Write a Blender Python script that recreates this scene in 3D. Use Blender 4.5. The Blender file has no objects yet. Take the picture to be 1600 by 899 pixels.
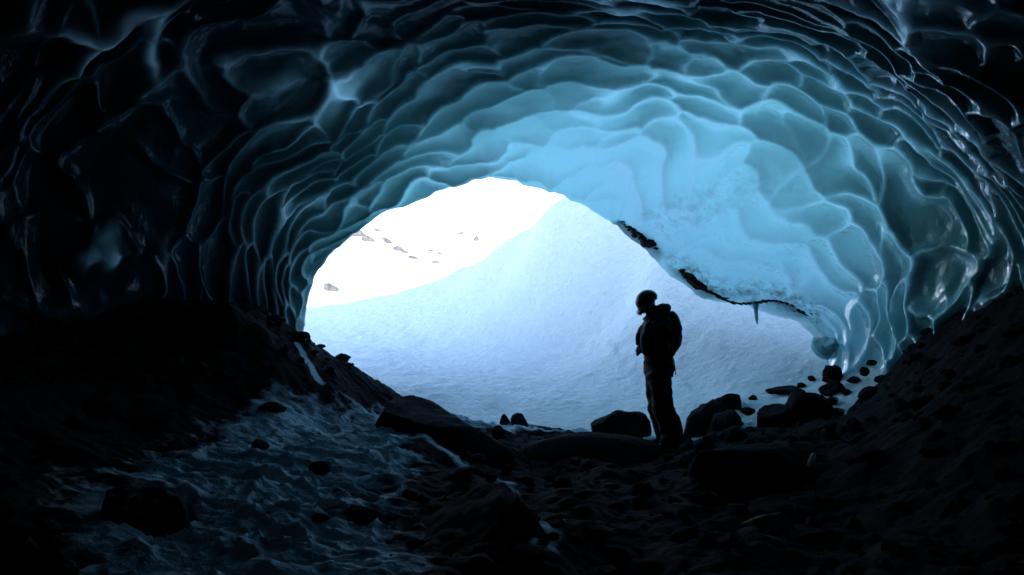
import bpy, math, random
import numpy as np
from mathutils import Vector, Matrix
from mathutils.bvhtree import BVHTree

random.seed(7)
rng = np.random.default_rng(11)
R = math.radians
scene = bpy.context.scene
C = scene.collection

# ------------------------------------------------------------------ camera
CAMZ, FPX, PITCH = 1.6, 1256.0, R(1.48)
cam_d = bpy.data.cameras.new('camera')
cam = bpy.data.objects.new('camera', cam_d)
C.objects.link(cam)
cam.location = (0, 0, CAMZ)
cam.rotation_euler = (R(90) + PITCH, 0, 0)
cam_d.sensor_width = 36
cam_d.lens = FPX / 1600 * 36
cam_d.clip_start = 0.05
cam_d.clip_end = 3000
scene.camera = cam

# ------------------------------------------------------------------ sky, sun, exposure
SUN_EL, SUN_AZ = R(27), R(186)          # azimuth from +Y, clockwise: the sun stands behind the glacier
w = bpy.data.worlds.new('World')
scene.world = w
w.use_nodes = True
nt = w.node_tree
sky = nt.nodes.new('ShaderNodeTexSky')
sky.sky_type = 'NISHITA'
sky.sun_disc = False
sky.sun_elevation = SUN_EL
sky.sun_rotation = SUN_AZ
sky.altitude = 1500
sky.ozone_density = 1.0
bg = nt.nodes['Background']
nt.links.new(sky.outputs[0], bg.inputs[0])
bg.inputs[1].default_value = 0.15
sd = bpy.data.lights.new('sun', 'SUN')
sd.energy = 3.0
sd.angle = R(0.53)
sd.color = (1.0, 0.95, 0.88)
so = bpy.data.objects.new('sun', sd)
C.objects.link(so)
sdir = Vector((math.sin(SUN_AZ) * math.cos(SUN_EL), math.cos(SUN_AZ) * math.cos(SUN_EL), math.sin(SUN_EL)))
so.rotation_euler = sdir.to_track_quat('Z', 'Y').to_euler()
vs = scene.view_settings
vs.view_transform = 'Standard'
vs.look = 'None'
vs.gamma = 1
vs.use_curve_mapping = False
vs.exposure = 2.2
scene.cycles.use_denoising = True
scene.cycles.max_bounces = 14
scene.cycles.diffuse_bounces = 9
scene.cycles.glossy_bounces = 5
scene.cycles.sample_clamp_indirect = 8


# ------------------------------------------------------------------ helpers
def at(px, py, Y):
    """the point of the place that the photograph shows at (px, py), Y metres ahead"""
    dx, dz = (px - 800) / FPX, (449.5 - py) / FPX
    x, y, z = dx, math.cos(PITCH) - dz * math.sin(PITCH), math.sin(PITCH) + dz * math.cos(PITCH)
    k = Y / y
    return (x * k, Y, CAMZ + z * k)


def hash2(ix, iy, s):
    n = (ix.astype(np.int64) * 374761393 + iy.astype(np.int64) * 668265263 + s * 974634777) & 0xffffffff
    n = ((n ^ (n >> 13)) * 1274126177) & 0xffffffff
    n = ((n ^ (n >> 16)) * 2246822519) & 0xffffffff
    return ((n ^ (n >> 15)) & 0xffffff) / float(0xffffff)


def vnoise(x, y, s=0):
    ix, iy = np.floor(x), np.floor(y)
    fx, fy = x - ix, y - iy
    fx = fx * fx * fx * (fx * (fx * 6 - 15) + 10)
    fy = fy * fy * fy * (fy * (fy * 6 - 15) + 10)
    a, b = hash2(ix, iy, s), hash2(ix + 1, iy, s)
    c, d = hash2(ix, iy + 1, s), hash2(ix + 1, iy + 1, s)
    return (a * (1 - fx) + b * fx) * (1 - fy) + (c * (1 - fx) + d * fx) * fy - 0.5


def fbm(x, y, s=0, o=4, g=0.5):
    t, a = 0, 1.0
    for i in range(o):
        c_, s_ = math.cos(i * 1.1), math.sin(i * 1.1)
        f = 2.03 ** i
        t = t + a * vnoise((x * c_ - y * s_) * f + 17.3 * i, (x * s_ + y * c_) * f - 9.1 * i, s + i * 7)
        a *= g
    return t


def ridged(x, y, s=0, o=4):
    t, a = 0, 1.0
    for i in range(o):
        c_, s_ = math.cos(i * 0.9), math.sin(i * 0.9)
        f = 2.1 ** i
        n = 1 - np.abs(vnoise((x * c_ - y * s_) * f + 3.3 * i, (x * s_ + y * c_) * f, s + i * 5)) * 4
        t = t + a * np.clip(n, 0, 1) ** 2
        a *= 0.5
    return t


def worley(x, y, s=0, jit=0.85, wv=0.0):
    ix, iy = np.floor(x), np.floor(y)
    F1 = np.full(x.shape, 9.0)
    F2 = np.full(x.shape, 9.0)
    dxc = np.zeros(x.shape)
    dyc = np.zeros(x.shape)
    rid = np.zeros(x.shape)
    for a in (-2, -1, 0, 1, 2):
        for b in (-2, -1, 0, 1, 2):
            cx, cy = ix + a, iy + b
            ptx = cx + 0.5 + (hash2(cx, cy, s) - 0.5) * jit + 0.25 * (np.mod(cy, 2) * 2 - 1)
            pty = cy + 0.5 + (hash2(cx, cy, s + 31) - 0.5) * jit
            ddx, ddy = x - ptx, y - pty
            d = np.sqrt(ddx ** 2 + ddy ** 2) * (1 + wv * (hash2(cx, cy, s + 55) - 0.5))
            near = d < F1
            F2 = np.where(near, F1, np.minimum(F2, d))
            F1 = np.where(near, d, F1)
            dxc = np.where(near, ddx, dxc)
            dyc = np.where(near, ddy, dyc)
            rid = np.where(near, hash2(cx, cy, s + 77), rid)
    return F1, F2, dxc, dyc, rid


def rbf(pts, lam=1e-7):
    P = np.array(pts, float)
    n = len(P)

    def U(r2):
        return 0.5 * r2 * np.log(r2 + 1e-9)
    d2 = ((P[:, None, :2] - P[None, :, :2]) ** 2).sum(-1)
    A = np.zeros((n + 3, n + 3))
    A[:n, :n] = U(d2) + lam * np.eye(n)
    A[:n, n] = 1
    A[:n, n + 1:n + 3] = P[:, :2]
    A[n, :n] = 1
    A[n + 1:n + 3, :n] = P[:, :2].T
    b = np.zeros(n + 3)
    b[:n] = P[:, 2]
    wt = np.linalg.solve(A, b)

    def f(x, y):
        out = wt[n] + wt[n + 1] * x + wt[n + 2] * y
        for i in range(n):
            out = out + wt[i] * U((x - P[i, 0]) ** 2 + (y - P[i, 1]) ** 2)
        return out
    return f


def smooth(a, b, x):
    t = np.clip((x - a) / (b - a), 0, 1)
    return t * t * (3 - 2 * t)


def grid_mesh(name, X, Y, Z, mat, attrs=None, flip=False):
    nv, nu = X.shape
    me = bpy.data.meshes.new(name)
    co = np.stack([X, Y, Z], -1).reshape(-1, 3)
    idx = np.arange(nv * nu).reshape(nv, nu)
    q = np.stack([idx[:-1, :-1], idx[:-1, 1:], idx[1:, 1:], idx[1:, :-1]], -1).reshape(-1, 4)
    if flip:
        q = q[:, ::-1]
    me.vertices.add(len(co))
    me.vertices.foreach_set('co', co.astype(np.float32).ravel())
    me.loops.add(q.size)
    me.loops.foreach_set('vertex_index', q.astype(np.int32).ravel())
    me.polygons.add(len(q))
    me.polygons.foreach_set('loop_start', (np.arange(len(q)) * 4).astype(np.int32))
    me.update(calc_edges=True)
    me.polygons.foreach_set('use_smooth', np.ones(len(q), bool))
    for k, v in (attrs or {}).items():
        at_ = me.attributes.new(k, 'FLOAT', 'POINT')
        at_.data.foreach_set('value', np.asarray(v, np.float32).ravel())
    me.materials.append(mat)
    o = bpy.data.objects.new(name, me)
    C.objects.link(o)
    return o


def tag(o, label=None, cat=None, group=None, kind=None):
    if label: o['label'] = label
    if cat: o['category'] = cat
    if group: o['group'] = group
    if kind: o['kind'] = kind
    return o


def bvh_of(o):
    me = o.data
    n = len(me.vertices)
    co = np.empty(n * 3, np.float32)
    me.vertices.foreach_get('co', co)
    return BVHTree.FromPolygons([tuple(v) for v in co.reshape(-1, 3).tolist()],
                                [tuple(p.vertices) for p in me.polygons])


# ------------------------------------------------------------------ materials
def new_mat(name):
    m = bpy.data.materials.new(name)
    m.use_nodes = True
    return m, m.node_tree, m.node_tree.nodes['Principled BSDF']


def N(nt, typ, **kw):
    n = nt.nodes.new(typ)
    for k, v in kw.items():
        if k in n.inputs:
            n.inputs[k].default_value = v
        else:
            setattr(n, k, v)
    return n


def ramp(nt, fac, stops):
    r = nt.nodes.new('ShaderNodeValToRGB')
    cr = r.color_ramp
    while len(cr.elements) < len(stops):
        cr.elements.new(0.5)
    for e, (p, c) in zip(cr.elements, stops):
        e.position = p
        e.color = (*c, 1) if len(c) == 3 else c
    nt.links.new(fac, r.inputs[0])
    return r.outputs[0]


def mix(nt, fac, a, b):
    m = nt.nodes.new('ShaderNodeMix')
    m.data_type = 'RGBA'
    for s, v in ((0, fac), (6, a), (7, b)):
        if isinstance(v, (tuple, list)):
            m.inputs[s].default_value = (*v, 1)
        elif isinstance(v, (int, float)):
            m.inputs[s].default_value = v
        else:
            nt.links.new(v, m.inputs[s])
    return m.outputs[2]


def mth(nt, op, a, b=None, clamp=False):
    m = nt.nodes.new('ShaderNodeMath')
    m.operation = op
    m.use_clamp = clamp
    for i, v in enumerate((a, b)):
        if v is None: continue
        if isinstance(v, (int, float)):
            m.inputs[i].default_value = v
        else:
            nt.links.new(v, m.inputs[i])
    return m.outputs[0]


def noise(nt, scale, detail=5, rough=0.55, vec=None, dist=0):
    n = N(nt, 'ShaderNodeTexNoise')
    n.inputs['Scale'].default_value = scale
    n.inputs['Detail'].default_value = detail
    n.inputs['Roughness'].default_value = rough
    n.inputs['Distortion'].default_value = dist
    if vec is None:
        vec = N(nt, 'ShaderNodeTexCoord').outputs['Object']
    nt.links.new(vec, n.inputs['Vector'])
    return n.outputs['Fac']


def bump(nt, bsdf, h, strength, dist):
    b = nt.nodes.new('ShaderNodeBump')
    b.inputs['Strength'].default_value = strength
    b.inputs['Distance'].default_value = dist
    nt.links.new(h, b.inputs['Height'])
    nt.links.new(b.outputs[0], bsdf.inputs['Normal'])
    return b


def mat_ice():
    m, nt, b = new_mat('glacier_ice')
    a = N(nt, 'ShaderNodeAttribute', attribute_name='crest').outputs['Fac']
    glow = N(nt, 'ShaderNodeAttribute', attribute_name='mouth_glow').outputs['Fac']
    dirt = N(nt, 'ShaderNodeAttribute', attribute_name='dirt').outputs['Fac']
    n1 = noise(nt, 0.9, 4)
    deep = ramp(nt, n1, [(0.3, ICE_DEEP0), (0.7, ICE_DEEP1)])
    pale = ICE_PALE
    cl = mix(nt, glow, deep, ICE_GLOW)
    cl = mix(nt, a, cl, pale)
    cl = mix(nt, N(nt, 'ShaderNodeAttribute', attribute_name='firn').outputs['Fac'], cl, (0.80, 0.84, 0.88))  # exterior made snow white so that it bounces light onto the slope
    n2 = noise(nt, 9, 6, 0.7)
    dm = mth(nt, 'MULTIPLY', dirt, ramp(nt, n2, [(0.45, (0, 0, 0)), (0.62, (1, 1, 1))]))
    cl = mix(nt, dm, cl, (0.10, 0.085, 0.06))
    nt.links.new(cl, b.inputs['Base Color'])
    b.inputs['Roughness'].default_value = 0.16
    b.inputs['IOR'].default_value = 1.31
    b.inputs['Specular IOR Level'].default_value = 0.6
    b.inputs['Subsurface Weight'].default_value = 0.45
    b.inputs['Subsurface Radius'].default_value = (0.25, 0.8, 1.0)
    b.inputs['Subsurface Scale'].default_value = 0.10
    wet = N(nt, 'ShaderNodeAttribute', attribute_name='wet').outputs['Fac']
    b.inputs['Specular IOR Level'].default_value = 0.12
    nt.links.new(mth(nt, 'SUBTRACT', 0.30, mth(nt, 'MULTIPLY', wet, 0.18)), b.inputs['Roughness'])
    h = mth(nt, 'ADD', noise(nt, 5, 3, 0.5), mth(nt, 'MULTIPLY', noise(nt, 28, 3, 0.5), 0.3))
    bp = bump(nt, b, h, 0.35, 0.06)
    # thin ice lets daylight through from outside
    thin = N(nt, 'ShaderNodeAttribute', attribute_name='thin').outputs['Fac']
    tr = N(nt, 'ShaderNodeBsdfTranslucent')
    nt.links.new(cl, tr.inputs['Color'])
    nt.links.new(bp.outputs[0], tr.inputs['Normal'])
    mx = N(nt, 'ShaderNodeMixShader')
    nt.links.new(thin, mx.inputs[0])
    nt.links.new(b.outputs[0], mx.inputs[1])
    nt.links.new(tr.outputs[0], mx.inputs[2])
    # the wet film on top
    fr = N(nt, 'ShaderNodeFresnel', IOR=1.33)
    nt.links.new(bp.outputs[0], fr.inputs['Normal'])
    gl = N(nt, 'ShaderNodeBsdfGlossy')
    gl.inputs['Roughness'].default_value = 0.17
    nt.links.new(bp.outputs[0], gl.inputs['Normal'])
    mg = N(nt, 'ShaderNodeMixShader')
    nt.links.new(mth(nt, 'MULTIPLY', fr.outputs[0], wet, True), mg.inputs[0])
    nt.links.new(mx.outputs[0], mg.inputs[1])
    nt.links.new(gl.outputs[0], mg.inputs[2])
    nt.links.new(mg.outputs[0], nt.nodes['Material Output'].inputs['Surface'])
    return m


ICE_DEEP0 = (0.002, 0.016, 0.026)
ICE_DEEP1 = (0.006, 0.038, 0.055)
ICE_GLOW = (0.33, 0.82, 0.79)  # lighter albedo standing in for the light near the mouth
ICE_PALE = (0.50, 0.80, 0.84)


def mat_snow(name, col=(0.80, 0.84, 0.88), bscale=6, bs=0.5, bd=0.08):
    m, nt, b = new_mat(name)
    n = noise(nt, 1.6, 6, 0.6)
    cl = mix(nt, ramp(nt, noise(nt, 7, 8, 0.75), [(0.35, (0, 0, 0)), (0.6, (1, 1, 1))]), tuple(c * 0.94 for c in col), col)
    nt.links.new(cl, b.inputs['Base Color'])
    b.inputs['Roughness'].default_value = 0.7
    b.inputs['Specular IOR Level'].default_value = 0.25
    h = mth(nt, 'ADD', noise(nt, bscale, 6, 0.6), mth(nt, 'MULTIPLY', noise(nt, bscale * 6, 4, 0.6), 0.3))
    bump(nt, b, h, bs, bd)
    return m


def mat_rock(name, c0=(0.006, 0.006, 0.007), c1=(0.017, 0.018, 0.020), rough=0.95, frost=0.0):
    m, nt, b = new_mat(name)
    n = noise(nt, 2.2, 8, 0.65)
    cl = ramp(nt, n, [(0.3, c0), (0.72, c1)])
    if frost:
        geo = N(nt, 'ShaderNodeNewGeometry')
        sx = N(nt, 'ShaderNodeSeparateXYZ')
        nt.links.new(geo.outputs['Normal'], sx.inputs[0])
        up = mth(nt, 'MULTIPLY', mth(nt, 'SUBTRACT', sx.outputs[2], 0.72, True), 5.0, True)
        n3 = ramp(nt, noise(nt, 7, 6, 0.7), [(0.52, (0, 0, 0)), (0.62, (1, 1, 1))])
        f = mth(nt, 'MULTIPLY', mth(nt, 'MULTIPLY', up, n3), frost)
        cl = mix(nt, f, cl, (0.6, 0.66, 0.72))
    nt.links.new(cl, b.inputs['Base Color'])
    b.inputs['Roughness'].default_value = rough
    b.inputs['Specular IOR Level'].default_value = 0.06
    h = mth(nt, 'ADD', noise(nt, 6, 8, 0.65), mth(nt, 'MULTIPLY', noise(nt, 30, 5, 0.6), 0.3))
    bump(nt, b, h, 0.7, 0.05)
    return m


def mat_floor():
    m, nt, b = new_mat('moraine_and_drifted_snow')
    s = N(nt, 'ShaderNodeAttribute', attribute_name='snow').outputs['Fac']
    n = noise(nt, 3.0, 8, 0.65)
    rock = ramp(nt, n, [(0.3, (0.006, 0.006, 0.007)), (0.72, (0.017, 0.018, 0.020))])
    nn = noise(nt, 9, 7, 0.7)
    k = mth(nt, 'ADD', s, mth(nt, 'MULTIPLY', mth(nt, 'SUBTRACT', nn, 0.5), 0.6))
    k = ramp(nt, k, [(0.42, (0, 0, 0)), (0.62, (1, 1, 1))])
    cl = mix(nt, k, rock, (0.48, 0.60, 0.66))
    nt.links.new(cl, b.inputs['Base Color'])
    b.inputs['Roughness'].default_value = 0.9
    b.inputs['Specular IOR Level'].default_value = 0.06
    h = mth(nt, 'ADD', noise(nt, 8, 8, 0.65), mth(nt, 'MULTIPLY', noise(nt, 40, 5, 0.6), 0.3))
    bump(nt, b, h, 0.7, 0.05)
    return m


def mat_plain(name, col, rough=0.8, spec=0.3, nscale=60, bs=0.3):
    m, nt, b = new_mat(name)
    n = noise(nt, nscale, 4)
    nt.links.new(mix(nt, n, tuple(c * 0.7 for c in col), tuple(c * 1.25 for c in col)), b.inputs['Base Color'])
    b.inputs['Roughness'].default_value = rough
    b.inputs['Specular IOR Level'].default_value = spec
    bump(nt, b, n, bs, 0.01)
    return m


M_ICE = mat_ice()
M_SNOW = mat_snow('wind_packed_snow', (0.84, 0.91, 0.89), 10, 0.7, 0.12)
M_HILL = mat_snow('far_snow', bscale=0.15, bs=0.6, bd=1.5)
M_FLOOR = mat_floor()
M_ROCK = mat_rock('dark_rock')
M_ROCKF = mat_rock('frosted_rock', frost=0.8)
M_ROCKG = mat_rock('hill_rock', (0.05, 0.05, 0.055), (0.14, 0.14, 0.14))


# ------------------------------------------------------------------ the ice cave
def catmull(P, t):
    """P: (n, ...) control values, t in [0, n-1]"""
    n = P.shape[0]
    i = np.clip(np.floor(t).astype(int), 0, n - 2)
    f = (t - i).reshape((-1,) + (1,) * (P.ndim - 1))
    p0, p1, p2, p3 = P[np.maximum(i - 1, 0)], P[i], P[i + 1], P[np.minimum(i + 2, n - 1)]
    return 0.5 * (2 * p1 + (p2 - p0) * f + (2 * p0 - 5 * p1 + 4 * p2 - p3) * f ** 2 + (3 * p1 - p0 - 3 * p2 + p3) * f ** 3)


rimpx = [(466, 640, 10.6), (470, 560, 10.6), (474, 500, 10.6), (497, 428, 10.7), (543, 373, 10.8), (606, 326, 10.9),
         (678, 296, 11.0), (755, 280, 11.1), (828, 285, 11.3), (888, 300, 11.5), (958, 338, 11.8), (1030, 387, 12.0),
         (1105, 455, 11.9), (1225, 484, 11.4), (1290, 552, 11.0), (1300, 640, 10.8)]
rim = np.array([at(*p) for p in rimpx])


def ring(Y, pts):
    return np.array([(x, Y, z) for x, z in pts])


ringA = ring(10.2, [(-3.05, -.6), (-3.15, .6), (-3.2, 1.6), (-3.05, 2.4), (-2.7, 2.95), (-2.1, 3.4), (-1.4, 3.75), (-.5, 3.98),
                    (.5, 4.1), (1.5, 4.1), (2.4, 3.9), (3.2, 3.5), (3.9, 2.95), (4.5, 2.35), (4.75, 1.5), (4.75, .2)])
ringB = ring(9.0, [(-3.8, -.6), (-3.95, .6), (-4.0, 1.7), (-3.8, 2.65), (-3.35, 3.35), (-2.6, 3.9), (-1.7, 4.3), (-.6, 4.5),
                   (.6, 4.62), (1.8, 4.65), (2.9, 4.5), (3.9, 4.05), (4.7, 3.4), (5.2, 2.6), (5.35, 1.6), (5.35, .3)])
ringC = ring(7.2, [(-5.0, -.6), (-5.15, .8), (-5.1, 1.9), (-4.9, 2.9), (-4.4, 3.8), (-3.5, 4.5), (-2.3, 4.9), (-.9, 5.0),
                   (.6, 4.95), (2.0, 4.7), (3.0, 4.3), (3.75, 3.75), (4.4, 3.2), (5.1, 2.75), (5.8, 2.2), (6.0, .6)])
ringD = ring(4.9, [(-5.5, -.6), (-5.7, .8), (-5.6, 2.0), (-5.3, 3.1), (-4.6, 4.0), (-3.6, 4.7), (-2.3, 5.0), (-.8, 5.1),
                   (.8, 5.1), (2.2, 4.9), (3.4, 4.6), (4.4, 4.1), (5.2, 3.5), (5.9, 2.8), (6.3, 2.0), (6.3, .5)])
ringF = ringD + np.array([0, -4.4, 0.1])
ringG = ringF * np.array([1.0, 1, 0.95]) + np.array([0.5, -4.5, 0])
ringH = ringG * np.array([0.7, 1, 0.75]) + np.array([2.5, -5.0, 0.1])
ringI = ringH * np.array([0.05, 1, 0.1]) + np.array([1.5, -1.0, 0.5])
cen = np.array([0.6, 11.0, 1.2])
out = rim - cen
out[:, 1] = 0
out /= np.linalg.norm(out, axis=1)[:, None]
out[:, 2] = np.maximum(out[:, 2], 0.0)
def offs(rg, d, dy):
    o_ = rg - np.array([0.6, 0, 1.2])
    o_[:, 1] = 0
    o_ /= np.linalg.norm(o_, axis=1)[:, None]
    o_[:, 2] = np.maximum(o_[:, 2], 0)
    return rg + o_ * d + np.array([0, dy, 0])


X1 = rim + out * 0.30 + np.array([0, 0.12, 0])
X1b = offs(ringA, 0.50, 0.1)
X2 = offs(ringB, 0.75, 0.0)
X3 = offs(ringC, 0.9, 0.2)
X3b = offs(ringD, 1.0, 0.3)
TOPZ = 9.2
X4 = offs(ringD, 3.0, -0.8)
X4[:, 2] = np.where(np.arange(16) % 15 == 0, 0, TOPZ)
X4[7:15, 2] += np.array([.35, .7, .9, 1, 1, 1, 1, 1])  # unseen glacier top raised to set the shadow edge on the slope
X4[3:13, 0] += np.linspace(-1.5, 1.0, 10)
X5 = X4 + np.array([0, -5.0, 1.2])
X6 = X4 * np.array([1.25, 1, 1]) + np.array([0, -20.0, 2.5])
net = np.array([ringI, ringH, ringG, ringF, ringD, ringC, ringB, ringA, rim, X1, X1b, X2, X3, X3b, X4, X5, X6])
# sampling density along the cave: coarse behind the camera, dense where it is seen
seg = [6, 10, 16, 70, 130, 170, 130, 100, 24, 20, 24, 24, 20, 20, 10, 8]
tv = np.concatenate([i + np.arange(n) / n for i, n in enumerate(seg)] + [[len(seg)]])
NU = 960
tu = np.linspace(0, 15, NU)
S = catmull(net, tv)                                   # (nv, 16, 3)
S = np.transpose(catmull(np.transpose(S, (1, 0, 2)), tu), (1, 0, 2))
nv = S.shape[0]
# arc lengths as coordinates on the ice
du = np.linalg.norm(np.diff(S, axis=1), axis=2)
Ucum = np.concatenate([np.zeros((nv, 1)), np.cumsum(du, 1)], 1)
mid = NU // 2
U = Ucum - Ucum[:, mid:mid + 1]
U = U * 0.5 + 0.5 * (Ucum[:, :] / Ucum[:, -1:] - 0.5) * 17
dvv = np.linalg.norm(np.diff(S, axis=0), axis=2).mean(1)
V = np.concatenate([[0], np.cumsum(dvv)])[:, None] * np.ones((1, NU))
irim = sum(seg[:8])
V = V - V[irim, 0]                                     # 0 at the rim, negative inside
gu = np.gradient(S, axis=1)
gv = np.gradient(S, axis=0)
Nn = np.cross(gv, gu)
Nn /= np.linalg.norm(Nn, axis=2)[..., None] + 1e-9
# make the normal point into the cave
if Nn[irim - 200, mid, 2] > 0:
    Nn = -Nn

inside = 1 - smooth(-0.05, 0.5, V)
flow = fbm(U * 0.25, V * 0.25, 5, 3)
Uw = U + fbm(U * .55, V * .55, 1, 3) * 0.9 + 0.16 * fbm(U * 1.8, V * 2.4, 101, 3)
Vw = V + fbm(U * .45, V * .45, 2, 3) * 1.0 + U * 0.10 + 0.14 * fbm(U * 1.5, V * 2.2, 102, 3)
# big cells towards the camera, small ones near the mouth and on the right-hand wall
big = smooth(-3.0, -6.5, V) * smooth(5.5, 2.0, U)
F1, F2, dx_, dy_, rid = worley(Uw / 2.3, Vw / 0.74, 3, 0.9, 0.55)
e1 = F2 - F1
F1b, F2b, dxb, dyb, ridb = worley(Uw / 0.80 + 3.7, Vw / 0.35, 9, 0.9, 0.5)
e2 = F2b - F1b
F1c, F2c, dxc_, dyc_, ridc = worley(Uw / 0.40 + 1.1, Vw / 0.28, 15, 0.9, 0.5)
e3 = F2c - F1c


def bowl(e, w, p=2.0):
    return (1 - np.clip(e / w, 0, 1)) ** p


amp = 0.75 + 1.1 * (fbm(U * .4, V * .4, 40, 2) + 0.2)
amp = np.clip(amp, 0.25, 1.5)
q1, q2, q3 = 2 * F1 / (F1 + F2), 2 * F1b / (F1b + F2b), 2 * F1c / (F1c + F2c)
h1 = 0.30 * q1 ** 3.0 + 0.13 * np.exp(-e1 / 0.075) - 0.09 * dy_ - 0.12
h2 = 0.12 * q2 ** 3.6 + 0.045 * np.exp(-e2 / 0.08) - 0.06 * dyb - 0.06
h3 = 0.035 * q3 ** 2.5
calm = 1 - 0.80 * smooth(-3.0, -1.2, V) * smooth(-1.5, 0.8, U) * smooth(6.3, 4.3, U)
h2 = h2 * calm
dark_left = smooth(-2.4, -4.6, U) * smooth(-1.8, -3.4, V)
streak = np.clip(6.0 * fbm(U * .55 + 3, V * .9, 73, 2) - 0.9, 0, 1)
hb = big * h1 + (1 - big) * h2 * 1.0 + big * 0.35 * h2
h = hb * amp + h3 * 0.5 + 0.22 * fbm(U * .35, V * .35, 60, 3) + 0.012 * fbm(U * 7, V * 9, 61, 3)
edge_soft = 0.12 + 0.88 * smooth(0.0, -1.3, V)
h = h + 0.12 * np.exp(-(e1 / 0.07) ** 1.3) * dark_left * streak
h = h * (1 - 0.55 * dark_left * (1 - streak))
h = h * inside * edge_soft
for _ in range(7):
    h[1:-1, 1:-1] = 0.36 * h[1:-1, 1:-1] + 0.16 * (h[:-2, 1:-1] + h[2:, 1:-1] + h[1:-1, :-2] + h[1:-1, 2:])
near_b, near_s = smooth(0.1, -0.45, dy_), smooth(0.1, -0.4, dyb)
crest = big * (1.2 * np.exp(-(e1 / 0.085) ** 1.4) + 0.36 * np.exp(-e1 / 0.30) * near_b) + (1 - big) * (np.exp(-e2 / 0.06) * 0.25 + 0.32 * np.exp(-e2 / 0.35) * near_s) + 0.22 * big * np.exp(-e2 / 0.05)  # pale crests, plus a painted bright wash on the sides facing the mouth
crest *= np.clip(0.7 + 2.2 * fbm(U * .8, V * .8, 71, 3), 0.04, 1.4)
crest = crest * (1 - dark_left) + 0.8 * dark_left * streak * np.exp(-(e1 / 0.05) ** 1.4)  # dark left wall: crests cut down to a few painted glints
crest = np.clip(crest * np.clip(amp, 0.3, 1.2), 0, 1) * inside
crest = np.clip(crest + 0.55 * smooth(-1.9, -0.1, V) * smooth(-3.0, 1.5, U), 0, 1)  # brightness towards the rim painted into the crest colour
# exterior: bulges and grooves
h = h + (1 - inside) * (0.06 + 0.5 * smooth(6, 8, V)) * (fbm(U * .5, V * .4, 80, 4) + 0.25 * ridged(U * 1.2, V * .9, 84, 3))
# ragged rim
wig = np.exp(-(V / 0.5) ** 2)
Sd = S + Nn * h[..., None]
Sd[..., 2] += wig * (fbm(U * 1.3, V * 0 + 2, 90, 4) * 0.16)
# smooth out so that steps stay well-formed
for _ in range(1):
    Sd[1:-1, 1:-1] = 0.5 * Sd[1:-1, 1:-1] + 0.125 * (Sd[:-2, 1:-1] + Sd[2:, 1:-1] + Sd[1:-1, :-2] + Sd[1:-1, 2:])
mouth_glow = np.clip(smooth(-3.9, -0.8, V) * smooth(-5.5, 0.0, U) * (1 - 0.45 * smooth(3.5, 6.0, U)) + 0.35 * smooth(0.5, 3.5, U) * smooth(-6.5, -2.5, V) + 0.35 * smooth(-1.0, -0.1, V), 0, 1)  # ice colour lifted where light from the mouth falls, brightness painted in
mouth_glow = np.where(V > 0, 0.9, mouth_glow * np.clip(0.45 + 0.6 * (0.5 - dyb) + (1 - calm) * 0.4, 0, 1))
axd = np.array(at(1165, 305, 10.2)) - np.array(at(1030, 362, 11.4))
tt = np.clip(((Sd - np.array(at(1030, 362, 11.4))) @ axd) / (axd @ axd), 0, 1)
ddirt = np.linalg.norm(Sd - (np.array(at(1030, 362, 11.4)) + tt[..., None] * axd), axis=-1)
dirt = np.clip(1 - ddirt / 0.5, 0, 1) * 0.45
lip = np.array([at(*p) for p in [(1060, 415, 11.9), (1120, 455, 11.8), (1180, 462, 11.5), (1240, 468, 11.2), (1270, 500, 11.0)]])
lipd = np.min([np.linalg.norm(Sd - (lip[i] + np.clip(((Sd - lip[i]) @ (lip[i + 1] - lip[i])) / ((lip[i + 1] - lip[i]) @ (lip[i + 1] - lip[i])), 0, 1)[..., None] * (lip[i + 1] - lip[i])), axis=-1) for i in range(4)], axis=0)
dirt = np.maximum(dirt, np.clip(1 - lipd / 0.3, 0, 1) * 0.9)
lean = big * np.clip(0.5 - 0.9 * dy_, 0, 1) + (1 - big) * np.clip(0.5 - 0.9 * dyb, 0, 1)
cellmod = np.clip((0.22 + 0.85 * lean ** 1.3) * (0.35 + 0.65 * calm) + (1 - calm) * 0.65, 0, 1)  # lit-to-dark gradient across each scallop, painted into the translucency
reach = np.clip(crest, 0, 1) * smooth(-7.8, -3.6, V) * 0.95 * (1 - dark_left) * (0.15 + 0.85 * smooth(-5.2, -2.6, U))
thin = reach + cellmod * (0.40 * smooth(-5.0, -0.4, V) + 0.16 * smooth(-2.2, -0.3, V)) * (1 - 0.6 * smooth(3.2, 6.0, U)) * (0.30 + 0.70 * smooth(-4.0, 0.8, U)) * (0.75 + 0.5 * np.clip(fbm(U * .7, V * .7, 66, 3), -.4, .5))
thin = np.where(V > 0.1, 0.75 * (V < 6.0), np.clip(thin, 0, 0.7))
for q in (thin, crest, mouth_glow):
    for _ in range(2):
        q[1:-1, 1:-1] = 0.36 * q[1:-1, 1:-1] + 0.16 * (q[:-2, 1:-1] + q[2:, 1:-1] + q[1:-1, :-2] + q[1:-1, 2:])
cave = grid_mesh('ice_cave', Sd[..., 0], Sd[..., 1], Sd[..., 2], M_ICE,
                 {'crest': crest, 'mouth_glow': mouth_glow, 'dirt': dirt, 'firn': smooth(0.15, 0.5, V), 'thin': thin,
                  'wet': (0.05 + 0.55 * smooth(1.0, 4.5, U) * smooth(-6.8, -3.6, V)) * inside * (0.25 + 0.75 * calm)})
tag(cave, kind='structure')

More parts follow.
